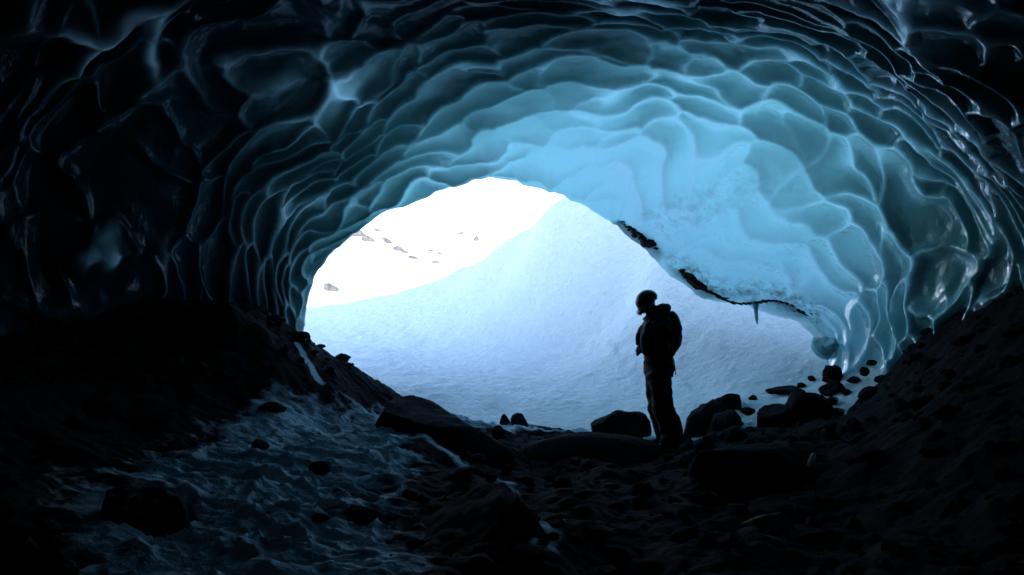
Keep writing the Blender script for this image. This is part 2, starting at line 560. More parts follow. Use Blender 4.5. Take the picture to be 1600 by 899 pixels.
# ------------------------------------------------------------------ snow slope in front of the mouth
sp = [at(882, 292, 15.9), at(796, 373, 16.9), at(707, 414, 18.3), at(636, 439, 19.7), at(493, 457, 22.5),
      at(960, 338, 15), at(1030, 386, 13.9), at(1070, 425, 13.4), at(1120, 468, 12.9), at(1230, 486, 12.3),
      at(1290, 548, 11.4), at(1350, 556, 10.8),
      at(760, 470, 15.8), at(860, 430, 15.1), at(640, 510, 16.2), at(540, 500, 17.6), at(500, 480, 19.5), at(880, 360, 15.45), at(790, 420, 16.4), at(700, 450, 17.4),
      at(620, 630, 11), at(700, 652, 10.8), at(800, 660, 10.7), at(900, 671, 10.4), at(1000, 672, 10.2), at(1070, 655, 10.1),
      at(1150, 640, 10.2), at(1220, 615, 10.6), at(1300, 585, 11), at(480, 552, 13), at(400, 560, 13), at(950, 560, 12.9),
      at(800, 560, 13.5), at(660, 560, 13.3), at(1080, 560, 12.3), at(980, 460, 14.2), at(880, 620, 11.7),
      (1.2, 17.6, 2.6), (1.2, 20, 1.8), (-2, 25, 1.6), (5, 16, 4.0), (8, 16, 2.6), (8.5, 12.5, 1.2), (9, 25, 2.5), (-8, 20, 1.6), (-9, 14, 1.0),
      (-7, 30, 1.6), (0, 32, 0.4), (10, 34, 1.0), (-12, 34, 1.2), (-3, 8.5, -0.6), (0, 8.3, -0.6), (3, 8.3, -0.5), (6, 9, 0.2)]
fs = rbf(sp)
xs = np.linspace(-14, 13, 620)
ys = np.concatenate([np.linspace(8.6, 26, 520), np.linspace(26.2, 40, 60)])
GX, GY = np.meshgrid(xs, ys)
GZ = fs(GX, GY)
tex = 0.05 * fbm(GX * 0.8, GY * 0.8, 200, 3) + 0.06 * fbm(GX * 4.5 + fbm(GX, GY, 9), GY * 3.0, 210, 5, 0.62) * np.clip(0.45 + 1.6 * fbm(GX * .6, GY * .6, 222, 3), 0.1, 1)
pock = worley(GX * 5 + fbm(GX, GY, 5) * 0.6, GY * 5, 21)[0]
clump = np.clip(fbm(GX * 0.8, GY * 0.8, 33, 2) + 0.35, 0, 1)
tex -= 0.030 * np.exp(-(pock / 0.3) ** 2) * clump
GZ = GZ + tex
grid_mesh('snow_slope', GX, GY, GZ, M_SNOW)
snow_o = C.objects['snow_slope']
tag(snow_o, kind='structure')

# ------------------------------------------------------------------ cave floor with its banks
fp = [at(250, 508, 8.6), at(370, 480, 9.0), at(430, 507, 9.6), at(478, 548, 10.0), at(540, 580, 9.9), at(620, 632, 9.6),
      at(330, 662, 7.5), at(500, 655, 8.3), at(620, 652, 9), at(640, 690, 8), at(500, 700, 7), at(450, 800, 5.3),
      at(400, 899, 4.3), at(800, 680, 9.1), at(850, 712, 8.7), at(850, 770, 7), at(900, 899, 4.8), at(1200, 880, 4.8),
      at(1200, 720, 7.5), at(1050, 715, 8.8), at(1000, 680, 10), at(800, 668, 10), at(700, 660, 9.9),
      at(1100, 675, 9.6), at(1200, 655, 9.6), at(1300, 662, 9.7), at(1360, 624, 10.0), at(1400, 590, 10.2), at(1440, 540, 10.0),
      at(1480, 487, 9.6), at(1540, 462, 9.2), at(1600, 440, 8.8), at(1700, 420, 8), at(1600, 600, 6.3), at(1600, 899, 4.0),
      at(1400, 700, 6.8), at(1400, 620, 8.4),
      at(0, 899, 3.9), at(0, 720, 5), at(0, 600, 6.6), at(120, 560, 7.8), at(200, 700, 6.2), at(160, 780, 5.0), at(250, 800, 4.9),
      (-4.6, 11, 1.1), (-5.5, 9.5, 1.7), (-6.5, 6, 1.5), (-6.5, 0, 1.0), (0, 0, 0), (0, 2.5, .05), (-2, 1, .2), (3, 1, .3),
      (6.5, 0, 1.2), (7, 5, 1.9), (7, 9, 2.2), (6.3, 11.5, 1.6), (4, 12, 0.3), (0, 12.5, -0.8), (-3, 12, -0.2),
      (0, -8, 0), (-6, -8, 1), (7, -8, 1), (0, -16, .5)]
ff = rbf(fp)
xs = np.linspace(-7.5, 8, 760)
ys = np.concatenate([np.linspace(-17, 2.6, 70), np.linspace(2.65, 12.4, 640)])
FX, FY = np.meshgrid(xs, ys)
# how far from the strip of drifted snow that lies where the stream runs
stream = np.array([at(300, 960, 3.9)[:2], at(380, 860, 4.7)[:2], at(400, 770, 5.8)[:2], at(480, 720, 6.8)[:2], at(540, 680, 7.7)[:2],
                   at(600, 655, 8.7)[:2], at(700, 660, 9.5)[:2], at(800, 665, 9.9)[:2], at(900, 672, 10.1)[:2], at(1080, 690, 9.6)[:2],
                   at(1200, 630, 10.3)[:2], at(1330, 590, 10.6)[:2], at(1420, 550, 10.2)[:2]])
wid = [1.1, 1.2, 1.35, 1.3, 1.1, .65, .35, .5, .35, .35, .6, .65, .3]


def strip(X, Y, pts, wd):
    best = np.full(X.shape, -9.0)
    for i in range(len(pts) - 1):
        a, b_ = pts[i], pts[i + 1]
        d = b_ - a
        t = np.clip(((X - a[0]) * d[0] + (Y - a[1]) * d[1]) / (d @ d), 0, 1)
        dist = np.hypot(X - a[0] - t * d[0], Y - a[1] - t * d[1])
        ww = wd[i] * (1 - t) + wd[i + 1] * t
        best = np.maximum(best, 1 - dist / ww)
    return best


sn = strip(FX, FY, stream, wid)
sn2 = strip(FX, FY, np.array([at(655, 720, 8.0)[:2], at(780, 740, 7.2)[:2], at(800, 790, 6.2)[:2], at(860, 840, 5.5)[:2], at(850, 899, 4.9)[:2]]), [.1, .12, .14, .14, .12])
sn3 = strip(FX, FY, np.array([at(465, 577, 9.2)[:2], at(500, 605, 8.8)[:2]]), [.05, .08])
rr = ridged(FX * 3.0 + fbm(FX, FY, 3) * 0.9, FY * 4.6 + fbm(FX * 1.3, FY * 1.3, 6) * 0.9, 300, 6)
flt = np.clip(sn * 1.5, 0, 1)
FZ = ff(FX, FY)
rough_amp = 1 - 0.55 * flt
lump = worley(FX * 1.4 + fbm(FX, FY, 8) * .5, FY * 1.4, 44)
FZ = FZ + rough_amp * (0.22 * fbm(FX * 0.9, FY * 0.9, 310, 5, 0.55) + 0.06 * (0.6 - lump[0]))
FZ = FZ + 0.035 * fbm(FX * 7, FY * 7, 330, 3) + flt * 0.050 * (rr - 0.8)
snow = np.clip(0.28 + sn * 0.9 + 0.35 * fbm(FX * 1.3, FY * 1.3, 350, 4), 0, 1) * smooth(-0.35, 0.05, sn)
snow = snow + (rr - 0.85) * 0.4 * np.clip(sn + 0.1, 0, 1)
snow = np.maximum(snow, np.clip(0.3 + sn2 * 0.6, 0, 1) * (sn2 > -.3))
snow = np.maximum(snow, np.clip(0.35 + sn3 * 0.8, 0, 1) * (sn3 > -.3))
floor = grid_mesh('cave_floor', FX, FY, FZ, M_FLOOR, {'snow': snow})
tag(floor, kind='structure')

# ------------------------------------------------------------------ far snowfields
xs = np.linspace(-260, 260, 330)
ys = np.linspace(30, 420, 300)
HX, HY = np.meshgrid(xs, ys)
HZ = -1.5 + 62 * smooth(38, 260, HY + 0.25 * HX) + 14 * smooth(250, 400, HY) + 5 * fbm(HX * .02, HY * .02, 500, 5) + 0.8 * fbm(HX * .15, HY * .15, 510, 4)
HZ = HZ + 12 * smooth(30, -150, HX)
hill = grid_mesh('snowy_hillside', HX, HY, HZ, M_HILL)
tag(hill, kind='structure')
gx, gy = np.meshgrid(np.linspace(-600, 600, 60), np.linspace(-500, 900, 60))
gnd = grid_mesh('ground', gx, gy, gx * 0 - 2.6, M_HILL)
tag(gnd, kind='structure')

# ------------------------------------------------------------------ rocks
def ico(sub):
    import bmesh
    bm = bmesh.new()
    bmesh.ops.create_icosphere(bm, subdivisions=sub, radius=1)
    v = np.array([x.co[:] for x in bm.verts])
    f = [[y.index for y in x.verts] for x in bm.faces]
    bm.free()
    return v, f


ICO = {k: ico(k) for k in (1, 2, 3, 5)}


def rock_verts(size, seed, sub=5, cuts=9, rough=0.10):
    r = np.random.default_rng(seed)
    v = ICO[sub][0].copy()
    for _ in range(cuts):
        n = r.normal(size=3)
        n /= np.linalg.norm(n)
        d = r.uniform(0.55, 0.86)
        k = v @ n - d
        v = v - np.outer(np.where(k > 0, k, 0) * 0.93, n)
    s = seed * 13
    if sub > 2:
        a = fbm(v[:, 0] * 1.6 + v[:, 2] * 0.7 + 5, v[:, 1] * 1.6 - v[:, 2] * 0.9, s, 5, 0.55)
        v = v * (1 + rough * 2 * a[:, None])
    return v * np.array(size)


def mesh_from(name, v, f, mat, smooth_=True):
    me = bpy.data.meshes.new(name)
    me.from_pydata([tuple(x) for x in np.asarray(v).tolist()], [], [list(map(int, q)) for q in f])
    me.update()
    if smooth_:
        me.polygons.foreach_set('use_smooth', np.ones(len(me.polygons), bool))
    me.materials.append(mat)
    return me


bv_snow = bvh_of(snow_o)
bv_floor = bvh_of(floor)


def rock(name, x0, x1, yt, yb, Y, seed, label, cat='rock', mat=None, depth=1.0, group=None, rot=None, cuts=9, rough=.1, k=1.12, seat=True):
    if seat and 590 < yb <= 692:
        a0 = Vector((0, 0, CAMZ))
        dr = (Vector(at((x0 + x1) / 2, yb - 0.15 * (yb - yt), 10)) - a0).normalized()
        hs = [q[0].y for q in (bv_snow.ray_cast(a0, dr), bv_floor.ray_cast(a0, dr)) if q[0] is not None]
        if hs and abs(min(hs) - Y) < 1.6: Y = min(hs)
    a, b_ = at(x0, yb, Y), at(x1, yt, Y)
    sx, sz = (b_[0] - a[0]) / 2 * k, (b_[2] - a[2]) / 2
    v = rock_verts((sx, sx * depth, sz * 1.25), seed, 5, cuts, rough)
    if rot:
        v = v @ np.array(Matrix.Rotation(R(rot), 3, 'Y')).T
    v[:, 2] += -v[:, 2].max() + sz * 2
    o = bpy.data.objects.new(name, mesh_from(name, v, ICO[5][1], mat or M_ROCK))
    o.location = ((a[0] + b_[0]) / 2, Y, a[2])
    C.objects.link(o)
    tag(o, label, cat, group)
    return o


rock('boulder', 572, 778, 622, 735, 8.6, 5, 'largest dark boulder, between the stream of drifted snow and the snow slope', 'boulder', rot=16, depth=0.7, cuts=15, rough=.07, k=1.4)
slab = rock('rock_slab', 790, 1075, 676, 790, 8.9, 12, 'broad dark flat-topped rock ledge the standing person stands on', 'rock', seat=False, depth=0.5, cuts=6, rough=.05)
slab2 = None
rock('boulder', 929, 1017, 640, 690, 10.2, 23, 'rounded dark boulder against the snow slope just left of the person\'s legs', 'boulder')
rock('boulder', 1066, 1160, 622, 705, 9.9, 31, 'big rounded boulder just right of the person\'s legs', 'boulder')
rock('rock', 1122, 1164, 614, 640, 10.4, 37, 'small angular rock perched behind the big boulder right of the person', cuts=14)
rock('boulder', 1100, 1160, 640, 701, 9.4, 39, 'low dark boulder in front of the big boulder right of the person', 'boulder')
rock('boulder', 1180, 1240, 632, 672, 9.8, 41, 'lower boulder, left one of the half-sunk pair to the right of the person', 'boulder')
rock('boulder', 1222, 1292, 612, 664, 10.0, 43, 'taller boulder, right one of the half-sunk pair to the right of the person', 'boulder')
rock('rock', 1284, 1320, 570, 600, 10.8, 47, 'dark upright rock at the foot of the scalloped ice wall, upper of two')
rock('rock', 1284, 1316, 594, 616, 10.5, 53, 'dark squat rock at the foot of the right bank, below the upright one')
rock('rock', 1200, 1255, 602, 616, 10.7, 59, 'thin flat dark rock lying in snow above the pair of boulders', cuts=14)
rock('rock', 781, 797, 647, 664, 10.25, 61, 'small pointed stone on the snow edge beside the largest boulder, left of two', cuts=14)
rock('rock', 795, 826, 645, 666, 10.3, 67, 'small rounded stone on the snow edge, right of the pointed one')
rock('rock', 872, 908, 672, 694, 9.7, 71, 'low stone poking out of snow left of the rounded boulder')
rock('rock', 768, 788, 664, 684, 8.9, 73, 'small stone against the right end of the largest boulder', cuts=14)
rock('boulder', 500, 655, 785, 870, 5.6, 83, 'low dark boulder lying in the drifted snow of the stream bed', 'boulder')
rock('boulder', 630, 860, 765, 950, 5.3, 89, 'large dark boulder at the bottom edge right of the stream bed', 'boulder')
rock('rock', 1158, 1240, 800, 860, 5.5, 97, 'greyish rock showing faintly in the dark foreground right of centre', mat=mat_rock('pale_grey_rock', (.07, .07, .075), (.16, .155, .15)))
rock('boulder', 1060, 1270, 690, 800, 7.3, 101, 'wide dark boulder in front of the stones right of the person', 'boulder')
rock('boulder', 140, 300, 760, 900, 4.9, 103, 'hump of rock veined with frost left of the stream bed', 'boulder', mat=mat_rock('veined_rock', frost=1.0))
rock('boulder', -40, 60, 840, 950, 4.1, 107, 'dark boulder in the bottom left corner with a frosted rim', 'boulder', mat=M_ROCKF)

for i, (px_, py_, ww, hh_) in enumerate([(1140, 662, 16, 10), (1168, 648, 22, 12), (1176, 625, 14, 8), (1210, 640, 12, 7), (1252, 606, 16, 8), (1268, 596, 12, 9),
                                          (1300, 632, 22, 12), (1322, 618, 16, 11), (1334, 600, 20, 12), (1350, 585, 16, 12), (1308, 650, 26, 12), (1204, 668, 24, 10),
                                          (1362, 572, 14, 10), (1262, 660, 20, 10)]):
    rock('rock', px_ - ww / 2, px_ + ww / 2, py_ - hh_, py_, 10.2, 400 + i, 'small jagged dark stone half buried in the snow at the foot of the right bank', cuts=14, mat=M_ROCKF,
         group='small stones half buried in the snow on the right')

# dark stones added to stand for the shaded gap between slope and ice
bv_snow = bvh_of(snow_o)


def band(pts, name, label, seed):
    """small dark stones that fill in the shade of the gap under the ice"""
    r = np.random.default_rng(seed)
    P = np.array([(*at(x, y, Y), hgt, dep) for x, y, Y, hgt, dep in pts])
    V_, F_, base = [], [], 0
    for t in np.linspace(0, len(P) - 1, 190):
        row = catmull(P, np.array([t]))[0]
        hh = max(row[3], 0.008)
        for q in range(2):
            sz = hh * r.uniform(.35, .75)
            v = rock_verts((max(sz * 1.8, .035), row[4] * .6, sz), int(r.integers(1e6)), 1, 5)
            v = v @ np.array(Matrix.Rotation(r.uniform(0, .7), 3, 'Y')).T
            V_.append(v + row[:3] + np.array([r.normal() * .02, r.normal() * .05, r.normal() * hh * .3]))
            F_ += [[k + base for k in f] for f in ICO[1][1]]
            base += len(v)
    o = bpy.data.objects.new(name, mesh_from(name, np.concatenate(V_), F_, M_ROCK, False))
    C.objects.link(o)
    tag(o, label, 'rock')
    return o


band([(965, 344, 12.0, .012, .08), (985, 358, 12.0, .04, .22), (1006, 372, 12.1, .075, .25), (1022, 384, 12.1, .06, .2), (1036, 395, 12.1, .012, .08)],
     'gap_shade', 'upper black sliver of shade, added as dark stones in the gap between the snow slope and the glowing ice', 1)
band([(1062, 421, 12.0, .012, .08), (1080, 436, 12.0, .065, .22), (1098, 450, 12.0, .055, .2), (1125, 465, 11.85, .022, .12), (1150, 474, 11.7, .014, .1),
      (1175, 474, 11.6, .016, .1), (1205, 470, 11.4, .012, .08), (1232, 476, 11.3, .012, .08), (1256, 492, 11.2, .015, .06)],
     'gap_shade', 'lower, longer black seam of gap shade and grit, added as dark stones under the edge of the glowing ice', 2)

# gravel on the banks
bv_floor = bvh_of(floor)


def gravel(name, n, region, seed, smin, smax, mat):
    r = np.random.default_rng(seed)
    V_, F_ = [], []
    base = 0
    tries = 0
    cnt = 0
    while cnt < n and tries < n * 6:
        tries += 1
        x, y, wgt = region(r)
        if r.random() > wgt: continue
        hit = bv_floor.ray_cast(Vector((x, y, 9)), Vector((0, 0, -1)))
        if hit[0] is None: continue
        z = hit[0].z
        s = smin + (smax - smin) * r.random() ** 6
        v = rock_verts((s * r.uniform(.7, 1.3), s * r.uniform(.7, 1.3), s * r.uniform(.5, .9)), int(r.integers(1e6)), 2, 9)
        v = v * (1 + 0.08 * r.normal(size=(len(v), 1)))
        c_, s_ = math.cos(r.random() * 6), math.sin(r.random() * 6)
        v = v + np.array([x, y, z + s * 0.15])
        V_.append(v)
        F_ += [[q + base for q in f] for f in ICO[2][1]]
        base += len(v)
        cnt += 1
    V_ = np.concatenate(V_)
    o = bpy.data.objects.new(name, mesh_from(name, V_, F_, mat, False))
    C.objects.link(o)
    tag(o, 'loose dark gravel and cobbles scattered over both banks of the cave floor', 'gravel', kind='stuff')
    return o


def reg(r):
    x = r.uniform(-6, 6.5)
    y = r.uniform(3.5, 11.2)
    s = float(strip(np.array([x]), np.array([y]), stream, wid)[0])
    return x, y, 1.0 if s < 0 else 0.12


gravel('gravel', 3000, reg, 4, 0.012, 0.13, M_ROCK)

# ------------------------------------------------------------------ ice at the foot of the vault
M_BLOCK, _nt, _b = new_mat('block_ice')
_nt.links.new(mix(_nt, noise(_nt, 4, 5), (0.10, 0.30, 0.34), (0.30, 0.55, 0.60)), _b.inputs['Base Color'])
_b.inputs['Roughness'].default_value = 0.3
_b.inputs['Subsurface Weight'].default_value = 0.5
_b.inputs['Subsurface Radius'].default_value = (0.25, 0.8, 1.0)
_b.inputs['Subsurface Scale'].default_value = 0.08


def icicle(px, yt, yb, Y, wpx, label, seed):
    a, b_ = at(px, yt, Y), at(px, yb, Y)
    Hh = a[2] - b_[2]
    w_ = wpx / FPX * Y / 2
    V_, F_ = [], []
    nr, ns = 12, 18
    for i in range(ns + 1):
        t = i / ns
        rr_ = w_ * (1 - t) ** 0.7 * (1 + 0.15 * math.sin(9 * t + seed)) + 0.002
        for k in range(nr):
            an = 2 * math.pi * k / nr
            V_.append((rr_ * math.cos(an) * (1 + .2 * math.sin(an * 2 + seed)) + 0.03 * t * math.sin(seed), rr_ * math.sin(an), -t * Hh))
    for i in range(ns):
        for k in range(nr):
            F_.append((i * nr + k, i * nr + (k + 1) % nr, (i + 1) * nr + (k + 1) % nr, (i + 1) * nr + k))
    F_.append(list(range(nr)))
    F_.append([ns * nr + k for k in range(nr)][::-1])
    o = bpy.data.objects.new('icicle', mesh_from('icicle', V_, F_, M_BLOCK))
    o.location = a
    C.objects.link(o)
    tag(o, label, 'icicle')
    return o


icicle(1180, 472, 508, 11.55, 9, 'dark pointed icicle hanging below the black seam over the snow slope', 1)
for i, (x0, x1, yt, yb, Y, lb) in enumerate([
        (1272, 1322, 520, 560, 11.0, 'larger block of green-blue ice where the wall meets the snow')]):
    rock('ice_block', x0, x1, yt, yb, Y, 200 + i, lb, 'ice block', seat=False, mat=M_BLOCK, cuts=8)
rock('ice_shard', 1262, 1272, 708, 728, 6.9, 211, 'tiny pale splinter of ice upright in the dark rubble at right', 'ice shard', mat=M_SNOW, rot=20, cuts=14)

# ------------------------------------------------------------------ rocks showing through the far snow
bv_hill = bvh_of(hill)


def outcrop(px, py, wpx, hpx, seed, label, rot=0, stretch=1.0):
    a = Vector(at(px, py, 10)) - Vector((0, 0, CAMZ))
    hit = bv_hill.ray_cast(Vector((0, 0, CAMZ)), a.normalized())
    if hit[0] is None:
        return
    p = hit[0]
    s = p.y / FPX
    v = rock_verts((wpx * s / 2, wpx * s / 3, hpx * s * 0.9), seed, 3, 8, .3)
    v = v @ np.array(Matrix.Rotation(R(rot), 3, 'Y')).T
    o = bpy.data.objects.new('rock_outcrop', mesh_from('rock_outcrop', v, ICO[3][1], M_ROCKG))
    o.location = p
    C.objects.link(o)
    tag(o, label, 'rock outcrop', 'rocks showing through the snow of the far hillside')


for i, (px, py, w_, h_, r_, lb) in enumerate([
    (562, 368, 22, 5, 28, 'grey rock band nearest the ice edge on the far snowy hillside, uppermost left'),
    (578, 376, 26, 5, 28, 'longest grey rock band on the far hillside, sloping down to the right'),
    (592, 361, 14, 2, 25, 'faint thin rock strip above the longest band on the hillside'),
    (606, 378, 18, 3, 28, 'thin rock strip in the middle of the diagonal line on the hillside'),
    (622, 390, 14, 4, 20, 'dark speckled rock cluster at the middle of the hillside'),
    (634, 396, 10, 3, 15, 'small rock just right of the speckled cluster'),
    (650, 404, 14, 2, 15, 'faint rock low on the diagonal line'),
    (681, 411, 7, 4, 0, 'isolated dark rock at the low end of the diagonal line'),
    (675, 393, 8, 2, 10, 'pale rock above the isolated dark one'),
    (688, 397, 8, 2, 20, 'pale rock right of the isolated dark one'),
    (745, 376, 8, 4, 30, 'darkest small rock far right on the hillside'),
    (720, 366, 7, 3, 0, 'pale rock left of the far right one'),
    (518, 453, 18, 6, 25, 'single grey rock low on the hillside beside the left edge of the ice')]):
    outcrop(px, py, w_ * 1.5, h_ * 1.5, 300 + i, lb, r_)

# ------------------------------------------------------------------ the person
PY = 8.95
PS = PY / FPX
UPX, UPY = 1040, 697
hit = None
base_pt = at(UPX, UPY, PY)


def L3(px, py, side):
    """silhouette pixel -> local metres (x is the photo's right, y away from the camera, z up)"""
    return Vector(((px - UPX) * PS, side, (UPY - py) * PS))


def ellipsoid(V_, F_, c, r, rot=None, sub=3):
    v = ICO[sub][0] * np.array(r)
    if rot: v = v @ np.array(Matrix.Rotation(R(rot), 3, 'Y')).T
    b0 = len(V_)
    V_ += (v + np.array(c)).tolist()
    F_ += [[q + b0 for q in f] for f in ICO[sub][1]]


def limb(V_, F_, pts, nr=20):
    """pts: list of (Vector, radius in the walking direction, radius sideways)"""
    P = np.array([(*p, a, b_) for p, a, b_ in pts])
    n = (len(P) - 1) * 6 + 1
    Q = catmull(P, np.linspace(0, len(P) - 1, n))
    b0 = len(V_)
    for i in range(n):
        tng = Q[min(i + 1, n - 1), :3] - Q[max(i - 1, 0), :3]
        tng = Vector(tng).normalized()
        side = Vector((0, 1, 0))
        if abs(tng.dot(side)) > 0.9: side = Vector((0, 0, 1))
        fwd = side.cross(tng).normalized()
        side = tng.cross(fwd).normalized()
        for k in range(nr):
            a = 2 * math.pi * k / nr
            p = Vector(Q[i, :3]) + fwd * math.cos(a) * Q[i, 3] + side * math.sin(a) * Q[i, 4]
            V_.append(tuple(p))
    for i in range(n - 1):
        for k in range(nr):
            F_.append((b0 + i * nr + k, b0 + i * nr + (k + 1) % nr, b0 + (i + 1) * nr + (k + 1) % nr, b0 + (i + 1) * nr + k))
    F_.append([b0 + k for k in range(nr)][::-1])
    F_.append([b0 + (n - 1) * nr + k for k in range(nr)])


def fuse(name, V_, F_, mat, voxel=0.012, smoothit=6, parent=None, wrinkle=0.0, seed=0):
    me = mesh_from(name, V_, F_, mat)
    tmp = bpy.data.objects.new('tmp', me)
    C.objects.link(tmp)
    md = tmp.modifiers.new('r', 'REMESH')
    md.mode = 'VOXEL'
    md.voxel_size = voxel
    if smoothit:
        ms = tmp.modifiers.new('s', 'SMOOTH')
        ms.iterations = smoothit
        ms.factor = 0.5
    dg = bpy.context.evaluated_depsgraph_get()
    dg.update()
    res = bpy.data.meshes.new_from_object(tmp.evaluated_get(dg))
    bpy.data.objects.remove(tmp)
    n = len(res.vertices)
    co = np.empty(n * 3, np.float32)
    res.vertices.foreach_get('co', co)
    co = co.reshape(-1, 3)
    if wrinkle:
        nn = np.empty(n * 3, np.float32)
        res.vertices.foreach_get('normal', nn)
        nn = nn.reshape(-1, 3)
        k = fbm(co[:, 0] * 7 + co[:, 1] * 5, co[:, 2] * 11 + co[:, 1] * 6, seed, 4)
        co = co + nn * (k * wrinkle)[:, None]
        res.vertices.foreach_set('co', co.astype(np.float32).ravel())
    res.polygons.foreach_set('use_smooth', np.ones(len(res.polygons), bool))
    res.materials.clear()
    res.materials.append(mat)
    res.name = name
    res.update()
    o = bpy.data.objects.new(name, res)
    C.objects.link(o)
    if parent: o.parent = parent
    return o


M_SKIN = mat_plain('skin', (0.45, 0.27, 0.20), 0.5, 0.4, 80, 0.1)
M_JACKET = mat_plain('dark_jacket_fabric', (0.022, 0.018, 0.026), 0.75, 0.2)
M_TROUS = mat_plain('black_trouser_fabric', (0.014, 0.014, 0.017), 0.8, 0.2)
M_PACK = mat_plain('black_pack_nylon', (0.018, 0.018, 0.022), 0.7, 0.25)
M_BOOT = mat_plain('boot_leather', (0.02, 0.016, 0.014), 0.6, 0.3)
M_HELM = mat_plain('helmet_shell', (0.02, 0.02, 0.024), 0.4, 0.5, 20, 0.05)
M_LENS = mat_plain('goggle_lens', (0.02, 0.02, 0.03), 0.15, 0.6, 10, 0.02)

def hand(V_, F_, wr, s, g):
    """palm, four fingers and a thumb; g thickens it into a glove"""
    pm = L3(999.5, 549 + s, s * .045)
    limb(V_, F_, [(wr, .024 + g, .030 + g), (wr.lerp(pm, .6), .022 + g, .040 + g), (pm, .018 + g, .042 + g)])
    for k in range(4):
        ln = (.036, .042, .039, .030)[k]
        z0 = pm + Vector((-.004, -s * .012, .030 - .020 * k))
        z1 = z0 + Vector((-.016, -s * ln * .55, -.006))
        z2 = z1 + Vector((.006, -s * ln * .6, -.008))
        limb(V_, F_, [(pm.lerp(z0, .3), .010 + g, .010 + g), (z0, .0098 + g, .0098 + g), (z1, .0088 + g, .0088 + g), (z2, .0078 + g, .0078 + g)], 10)
    t0 = pm + Vector((.02, 0, .034))
    limb(V_, F_, [(pm + Vector((.03, s * .01, .01)), .012 + g, .012 + g), (t0, .011 + g, .011 + g), (t0 + Vector((-.026, -s * .014, .012)), .009 + g, .009 + g)], 10)


# --- body
V_, F_ = [], []
hd = L3(1011, 473, 0)
ellipsoid(V_, F_, hd, (.095, .078, .118), 18)
ellipsoid(V_, F_, L3(1004.5, 484, 0), (.055, .055, .055))                 # jaw
ellipsoid(V_, F_, L3(998.5, 480, 0), (.020, .014, .020), 20, 2)          # nose
ellipsoid(V_, F_, L3(1001, 486, 0), (.016, .024, .010), 20, 2)           # lips
for s in (-1, 1):
    ellipsoid(V_, F_, L3(1014, 476, s * .079), (.020, .010, .032), 15, 2)  # ears
    ellipsoid(V_, F_, L3(1000.5, 474.5, s * .032), (.012, .013, .010), 0, 2)  # eyes
limb(V_, F_, [(L3(1016, 478, 0), .055, .055), (L3(1024, 490, 0), .058, .058), (L3(1028, 500, 0), .075, .09)])
limb(V_, F_, [(L3(1030, 494, 0), .07, .10), (L3(1032, 505, 0), .11, .19), (L3(1029, 525, 0), .125, .165), (L3(1030, 550, 0), .11, .15),
              (L3(1030, 575, 0), .12, .165), (L3(1030, 592, 0), .10, .15)])
for s in (-1, 1):
    sh, el, wr = L3(1033, 506, s * .19), L3(1031, 545, s * .235), L3(1008, 550, s * .10)
    limb(V_, F_, [(sh, .055, .055), (sh.lerp(el, .5), .05, .05), (el, .04, .04), (el.lerp(wr, .5), .038, .038), (wr, .026, .030)])
    # palm and fingers clasped in front of the belly
    hand(V_, F_, wr, s, 0.0)
for s in (-1, 1):
    dxp = 2.5 * s
    limb(V_, F_, [(L3(1030, 580, s * .085), .095, .09), (L3(1029 - dxp, 605, s * .10), .085, .08), (L3(1033 - dxp, 638, s * .11), .062, .060),
                  (L3(1042 - dxp, 662, s * .12), .058, .055), (L3(1048 - dxp, 688, s * .125), .042, .042), (L3(1048 - dxp, 693, s * .125), .042, .045)])
    ellipsoid(V_, F_, L3(1043 - dxp, 693, s * .13), (.11, .045, .032))
body = fuse('person', V_, F_, M_SKIN, 0.0065, 3)
tag(body, 'person in helmet and dark winter clothes on the rock ledge, head bowed, hands together', 'person')

# --- clothes
V_, F_ = [], []
limb(V_, F_, [(L3(1024, 489, 0), .062, .075), (L3(1029, 496, 0), .115, .15), (L3(1030, 505, 0), .155, .215), (L3(1028, 525, 0), .165, .20),
              (L3(1029, 550, 0), .150, .185), (L3(1030, 572, 0), .160, .195), (L3(1029, 588, 0), .158, .19)], 28)
ellipsoid(V_, F_, L3(1037, 485, 0), (.085, .115, .060), -12)              # hood lying on the neck
ellipsoid(V_, F_, L3(1027, 489, 0), (.095, .095, .055))
limb(V_, F_, [(L3(1016, 484, 0), .066, .070), (L3(1020, 492, 0), .085, .10), (L3(1021, 500, 0), .12, .15)])
for s in (-1, 1):
    sh, el, wr = L3(1033, 507, s * .19), L3(1031, 546, s * .245), L3(1009, 550, s * .11)
    limb(V_, F_, [(L3(1030, 503, s * .13), .085, .07), (sh, .082, .075), (sh.lerp(el, .5), .072, .068), (el, .062, .062),
                  (el.lerp(wr, .5) + Vector((-.01, 0, .0)), .056, .056), (wr, .045, .045)])
    limb(V_, F_, [(L3(1018, 505, s * .14), .07, .05), (L3(1010, 522, s * .20), .075, .06), (L3(1009, 540, s * .19), .075, .06), (wr, .045, .045)])
jk = fuse('jacket', V_, F_, M_JACKET, 0.012, 5, body, 0.030, 5)
V_, F_ = [], []
limb(V_, F_, [(L3(1029, 575, 0), .14, .18), (L3(1028.5, 590, 0), .140, .18), (L3(1028.5, 602, 0), .125, .16)], 24)
for s in (-1, 1):
    dxp = 1.0 * s
    limb(V_, F_, [(L3(1029, 590, s * .085), .13, .10), (L3(1029.5 - dxp, 612, s * .10), .118, .100), (L3(1033 - dxp, 636, s * .11), .120, .095),
                  (L3(1041 - dxp, 660, s * .12), .134, .098), (L3(1046 - dxp, 680, s * .125), .130, .095), (L3(1048 - dxp, 692, s * .125), .136, .095)])
tr = fuse('trousers', V_, F_, M_TROUS, 0.012, 4, body, 0.024, 9)
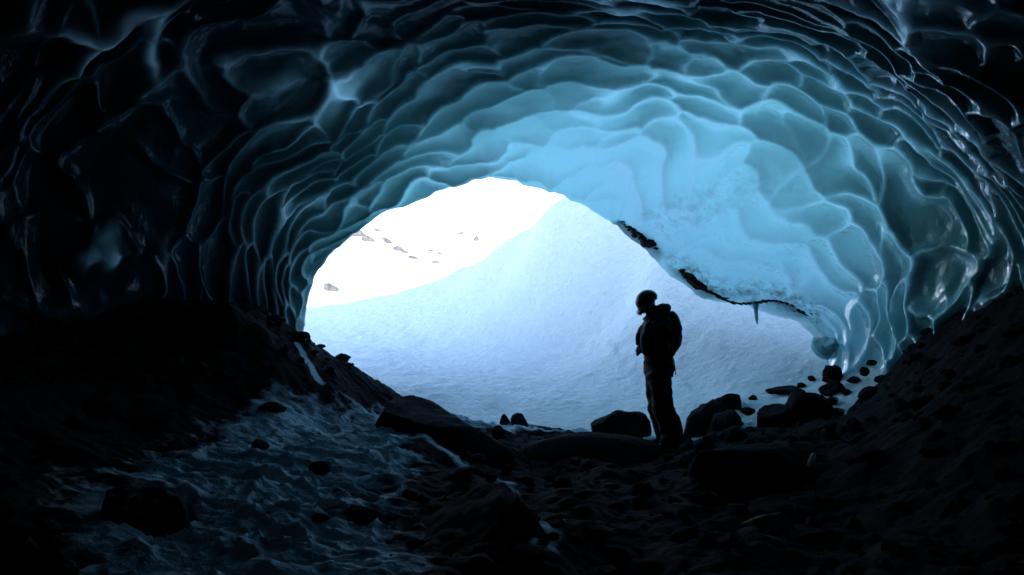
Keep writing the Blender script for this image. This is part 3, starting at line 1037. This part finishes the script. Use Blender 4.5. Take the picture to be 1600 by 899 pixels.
for s in (-1, 1):
    dxp = 2.5 * s
    V_, F_ = [], []
    limb(V_, F_, [(L3(1050 - dxp, 680, s * .125), .060, .06), (L3(1050 - dxp, 692, s * .125), .062, .055)])
    ellipsoid(V_, F_, L3(1043 - dxp, 692.5, s * .13), (.145, .056, .045))
    ellipsoid(V_, F_, L3(1052 - dxp, 693, s * .13), (.075, .052, .045))
    fuse('boot', V_, F_, M_BOOT, 0.010, 2, body)
for s in (-1, 1):
    V_, F_ = [], []
    hand(V_, F_, L3(1009, 550, s * .11), s, 0.006)
    fuse('glove', V_, F_, M_PACK, 0.006, 1, body)
# helmet: a half shell with a brim, then goggles
V_, F_ = [], []
for i in range(15):
    th = math.pi * 0.56 * i / 14
    for k in range(36):
        a = 2 * math.pi * k / 36
        rr_ = math.sin(th)
        V_.append(((rr_ * math.cos(a)) * .132, rr_ * math.sin(a) * .108, math.cos(th) * .112))
nV = len(V_)
for i in range(14):
    for k in range(36):
        F_.append((i * 36 + k, i * 36 + (k + 1) % 36, (i + 1) * 36 + (k + 1) % 36, (i + 1) * 36 + k))
me = mesh_from('helmet', V_, F_, M_HELM)
hl = bpy.data.objects.new('helmet', me)
C.objects.link(hl)
hl.parent = body
hl.location = L3(1011.5, 470.5, 0)
hl.rotation_euler = (0, R(-31), 0)
ms = hl.modifiers.new('solid', 'SOLIDIFY')
ms.thickness = 0.014
ms.offset = 1
V_, F_ = [], []
for s in (-1, 1):
    limb(V_, F_, [(Vector((-.108, s * .01, -.04)), .026, .034), (Vector((-.104, s * .045, -.040)), .024, .033), (Vector((-.078, s * .078, -.036)), .016, .024)], 16)
gg = fuse('goggles', V_, F_, M_LENS, 0.006, 2, hl)
gg.location = (-.034, 0, -.034)
V_, F_ = [], []
for s in (-1, 1):
    limb(V_, F_, [(Vector((-.08, s * .092, -.05)), .010, .004), (Vector((-.02, s * .112, -.042)), .010, .004), (Vector((.07, s * .085, -.035)), .010, .004), (Vector((.112, s * .03, -.03)), .010, .004)], 10)
st = fuse('goggle_strap', V_, F_, M_PACK, 0.005, 1, hl)
for s in (-1, 1):
    V_, F_ = [], []
    limb(V_, F_, [(L3(1014, 474, s * .098), .008, .004), (L3(1010, 485, s * .068), .008, .004), (L3(1007, 491, s * .02), .008, .004)], 10)
    fuse('chin_strap', V_, F_, M_PACK, 0.004, 1, body)

# --- backpack (worn, but a thing of its own)
pack = bpy.data.objects.new('backpack', None)
C.objects.link(pack)
tag(pack, 'slim black backpack worn on the standing person\'s back', 'backpack')
V_, F_ = [], []
limb(V_, F_, [(L3(1047, 489, 0), .040, .09), (L3(1050, 498, 0), .075, .13), (L3(1052, 515, 0), .092, .150), (L3(1052, 535, 0), .086, .155), (L3(1048, 550, 0), .065, .14),
              (L3(1046, 556, 0), .04, .12)], 24)
fuse('pack_bag', V_, F_, M_PACK, 0.012, 4, pack, 0.02, 3)
V_, F_ = [], []
limb(V_, F_, [(L3(1061, 518, 0), .025, .09), (L3(1062, 528, 0), .03, .10), (L3(1060, 542, 0), .025, .09)], 16)
fuse('front_pocket', V_, F_, M_PACK, 0.010, 3, pack)
for s in (-1, 1):
    V_, F_ = [], []
    limb(V_, F_, [(L3(1046, 494, s * .10), .012, .028), (L3(1033, 492.5, s * .125), .012, .028), (L3(1015, 500, s * .13), .012, .028),
                  (L3(1006, 520, s * .125), .012, .025), (L3(1010, 540, s * .16), .010, .02), (L3(1040, 552, s * .18), .010, .02)], 12)
    fuse('shoulder_strap', V_, F_, M_PACK, 0.007, 1, pack)
V_, F_ = [], []
limb(V_, F_, [(L3(1052, 556, .05), .006, .012), (L3(1056, 570, .05), .005, .011), (L3(1057.5, 588, .05), .005, .010)], 10)
fuse('loose_strap', V_, F_, M_PACK, 0.004, 1, pack)

# stand the figure on what is under it
bx, by = base_pt[0], base_pt[1]
tops = []
for t in (slab, floor):
    bv = bv_floor if t is floor else bvh_of(t)
    off = Vector(t.location)
    for ox in (0.0, 0.08):
        hh = bv.ray_cast(Vector((bx + ox, by, 9)) - off, Vector((0, 0, -1)))
        if hh[0] is not None: tops.append((hh[0] + off).z)
gz = max(tops)
print('PERSON base wanted', base_pt[2], 'ground there', gz)
if abs(gz - base_pt[2]) < 0.6:
    slab.location.z += base_pt[2] - gz
body.location = (bx, by, base_pt[2])
pack.location = (bx, by, base_pt[2])
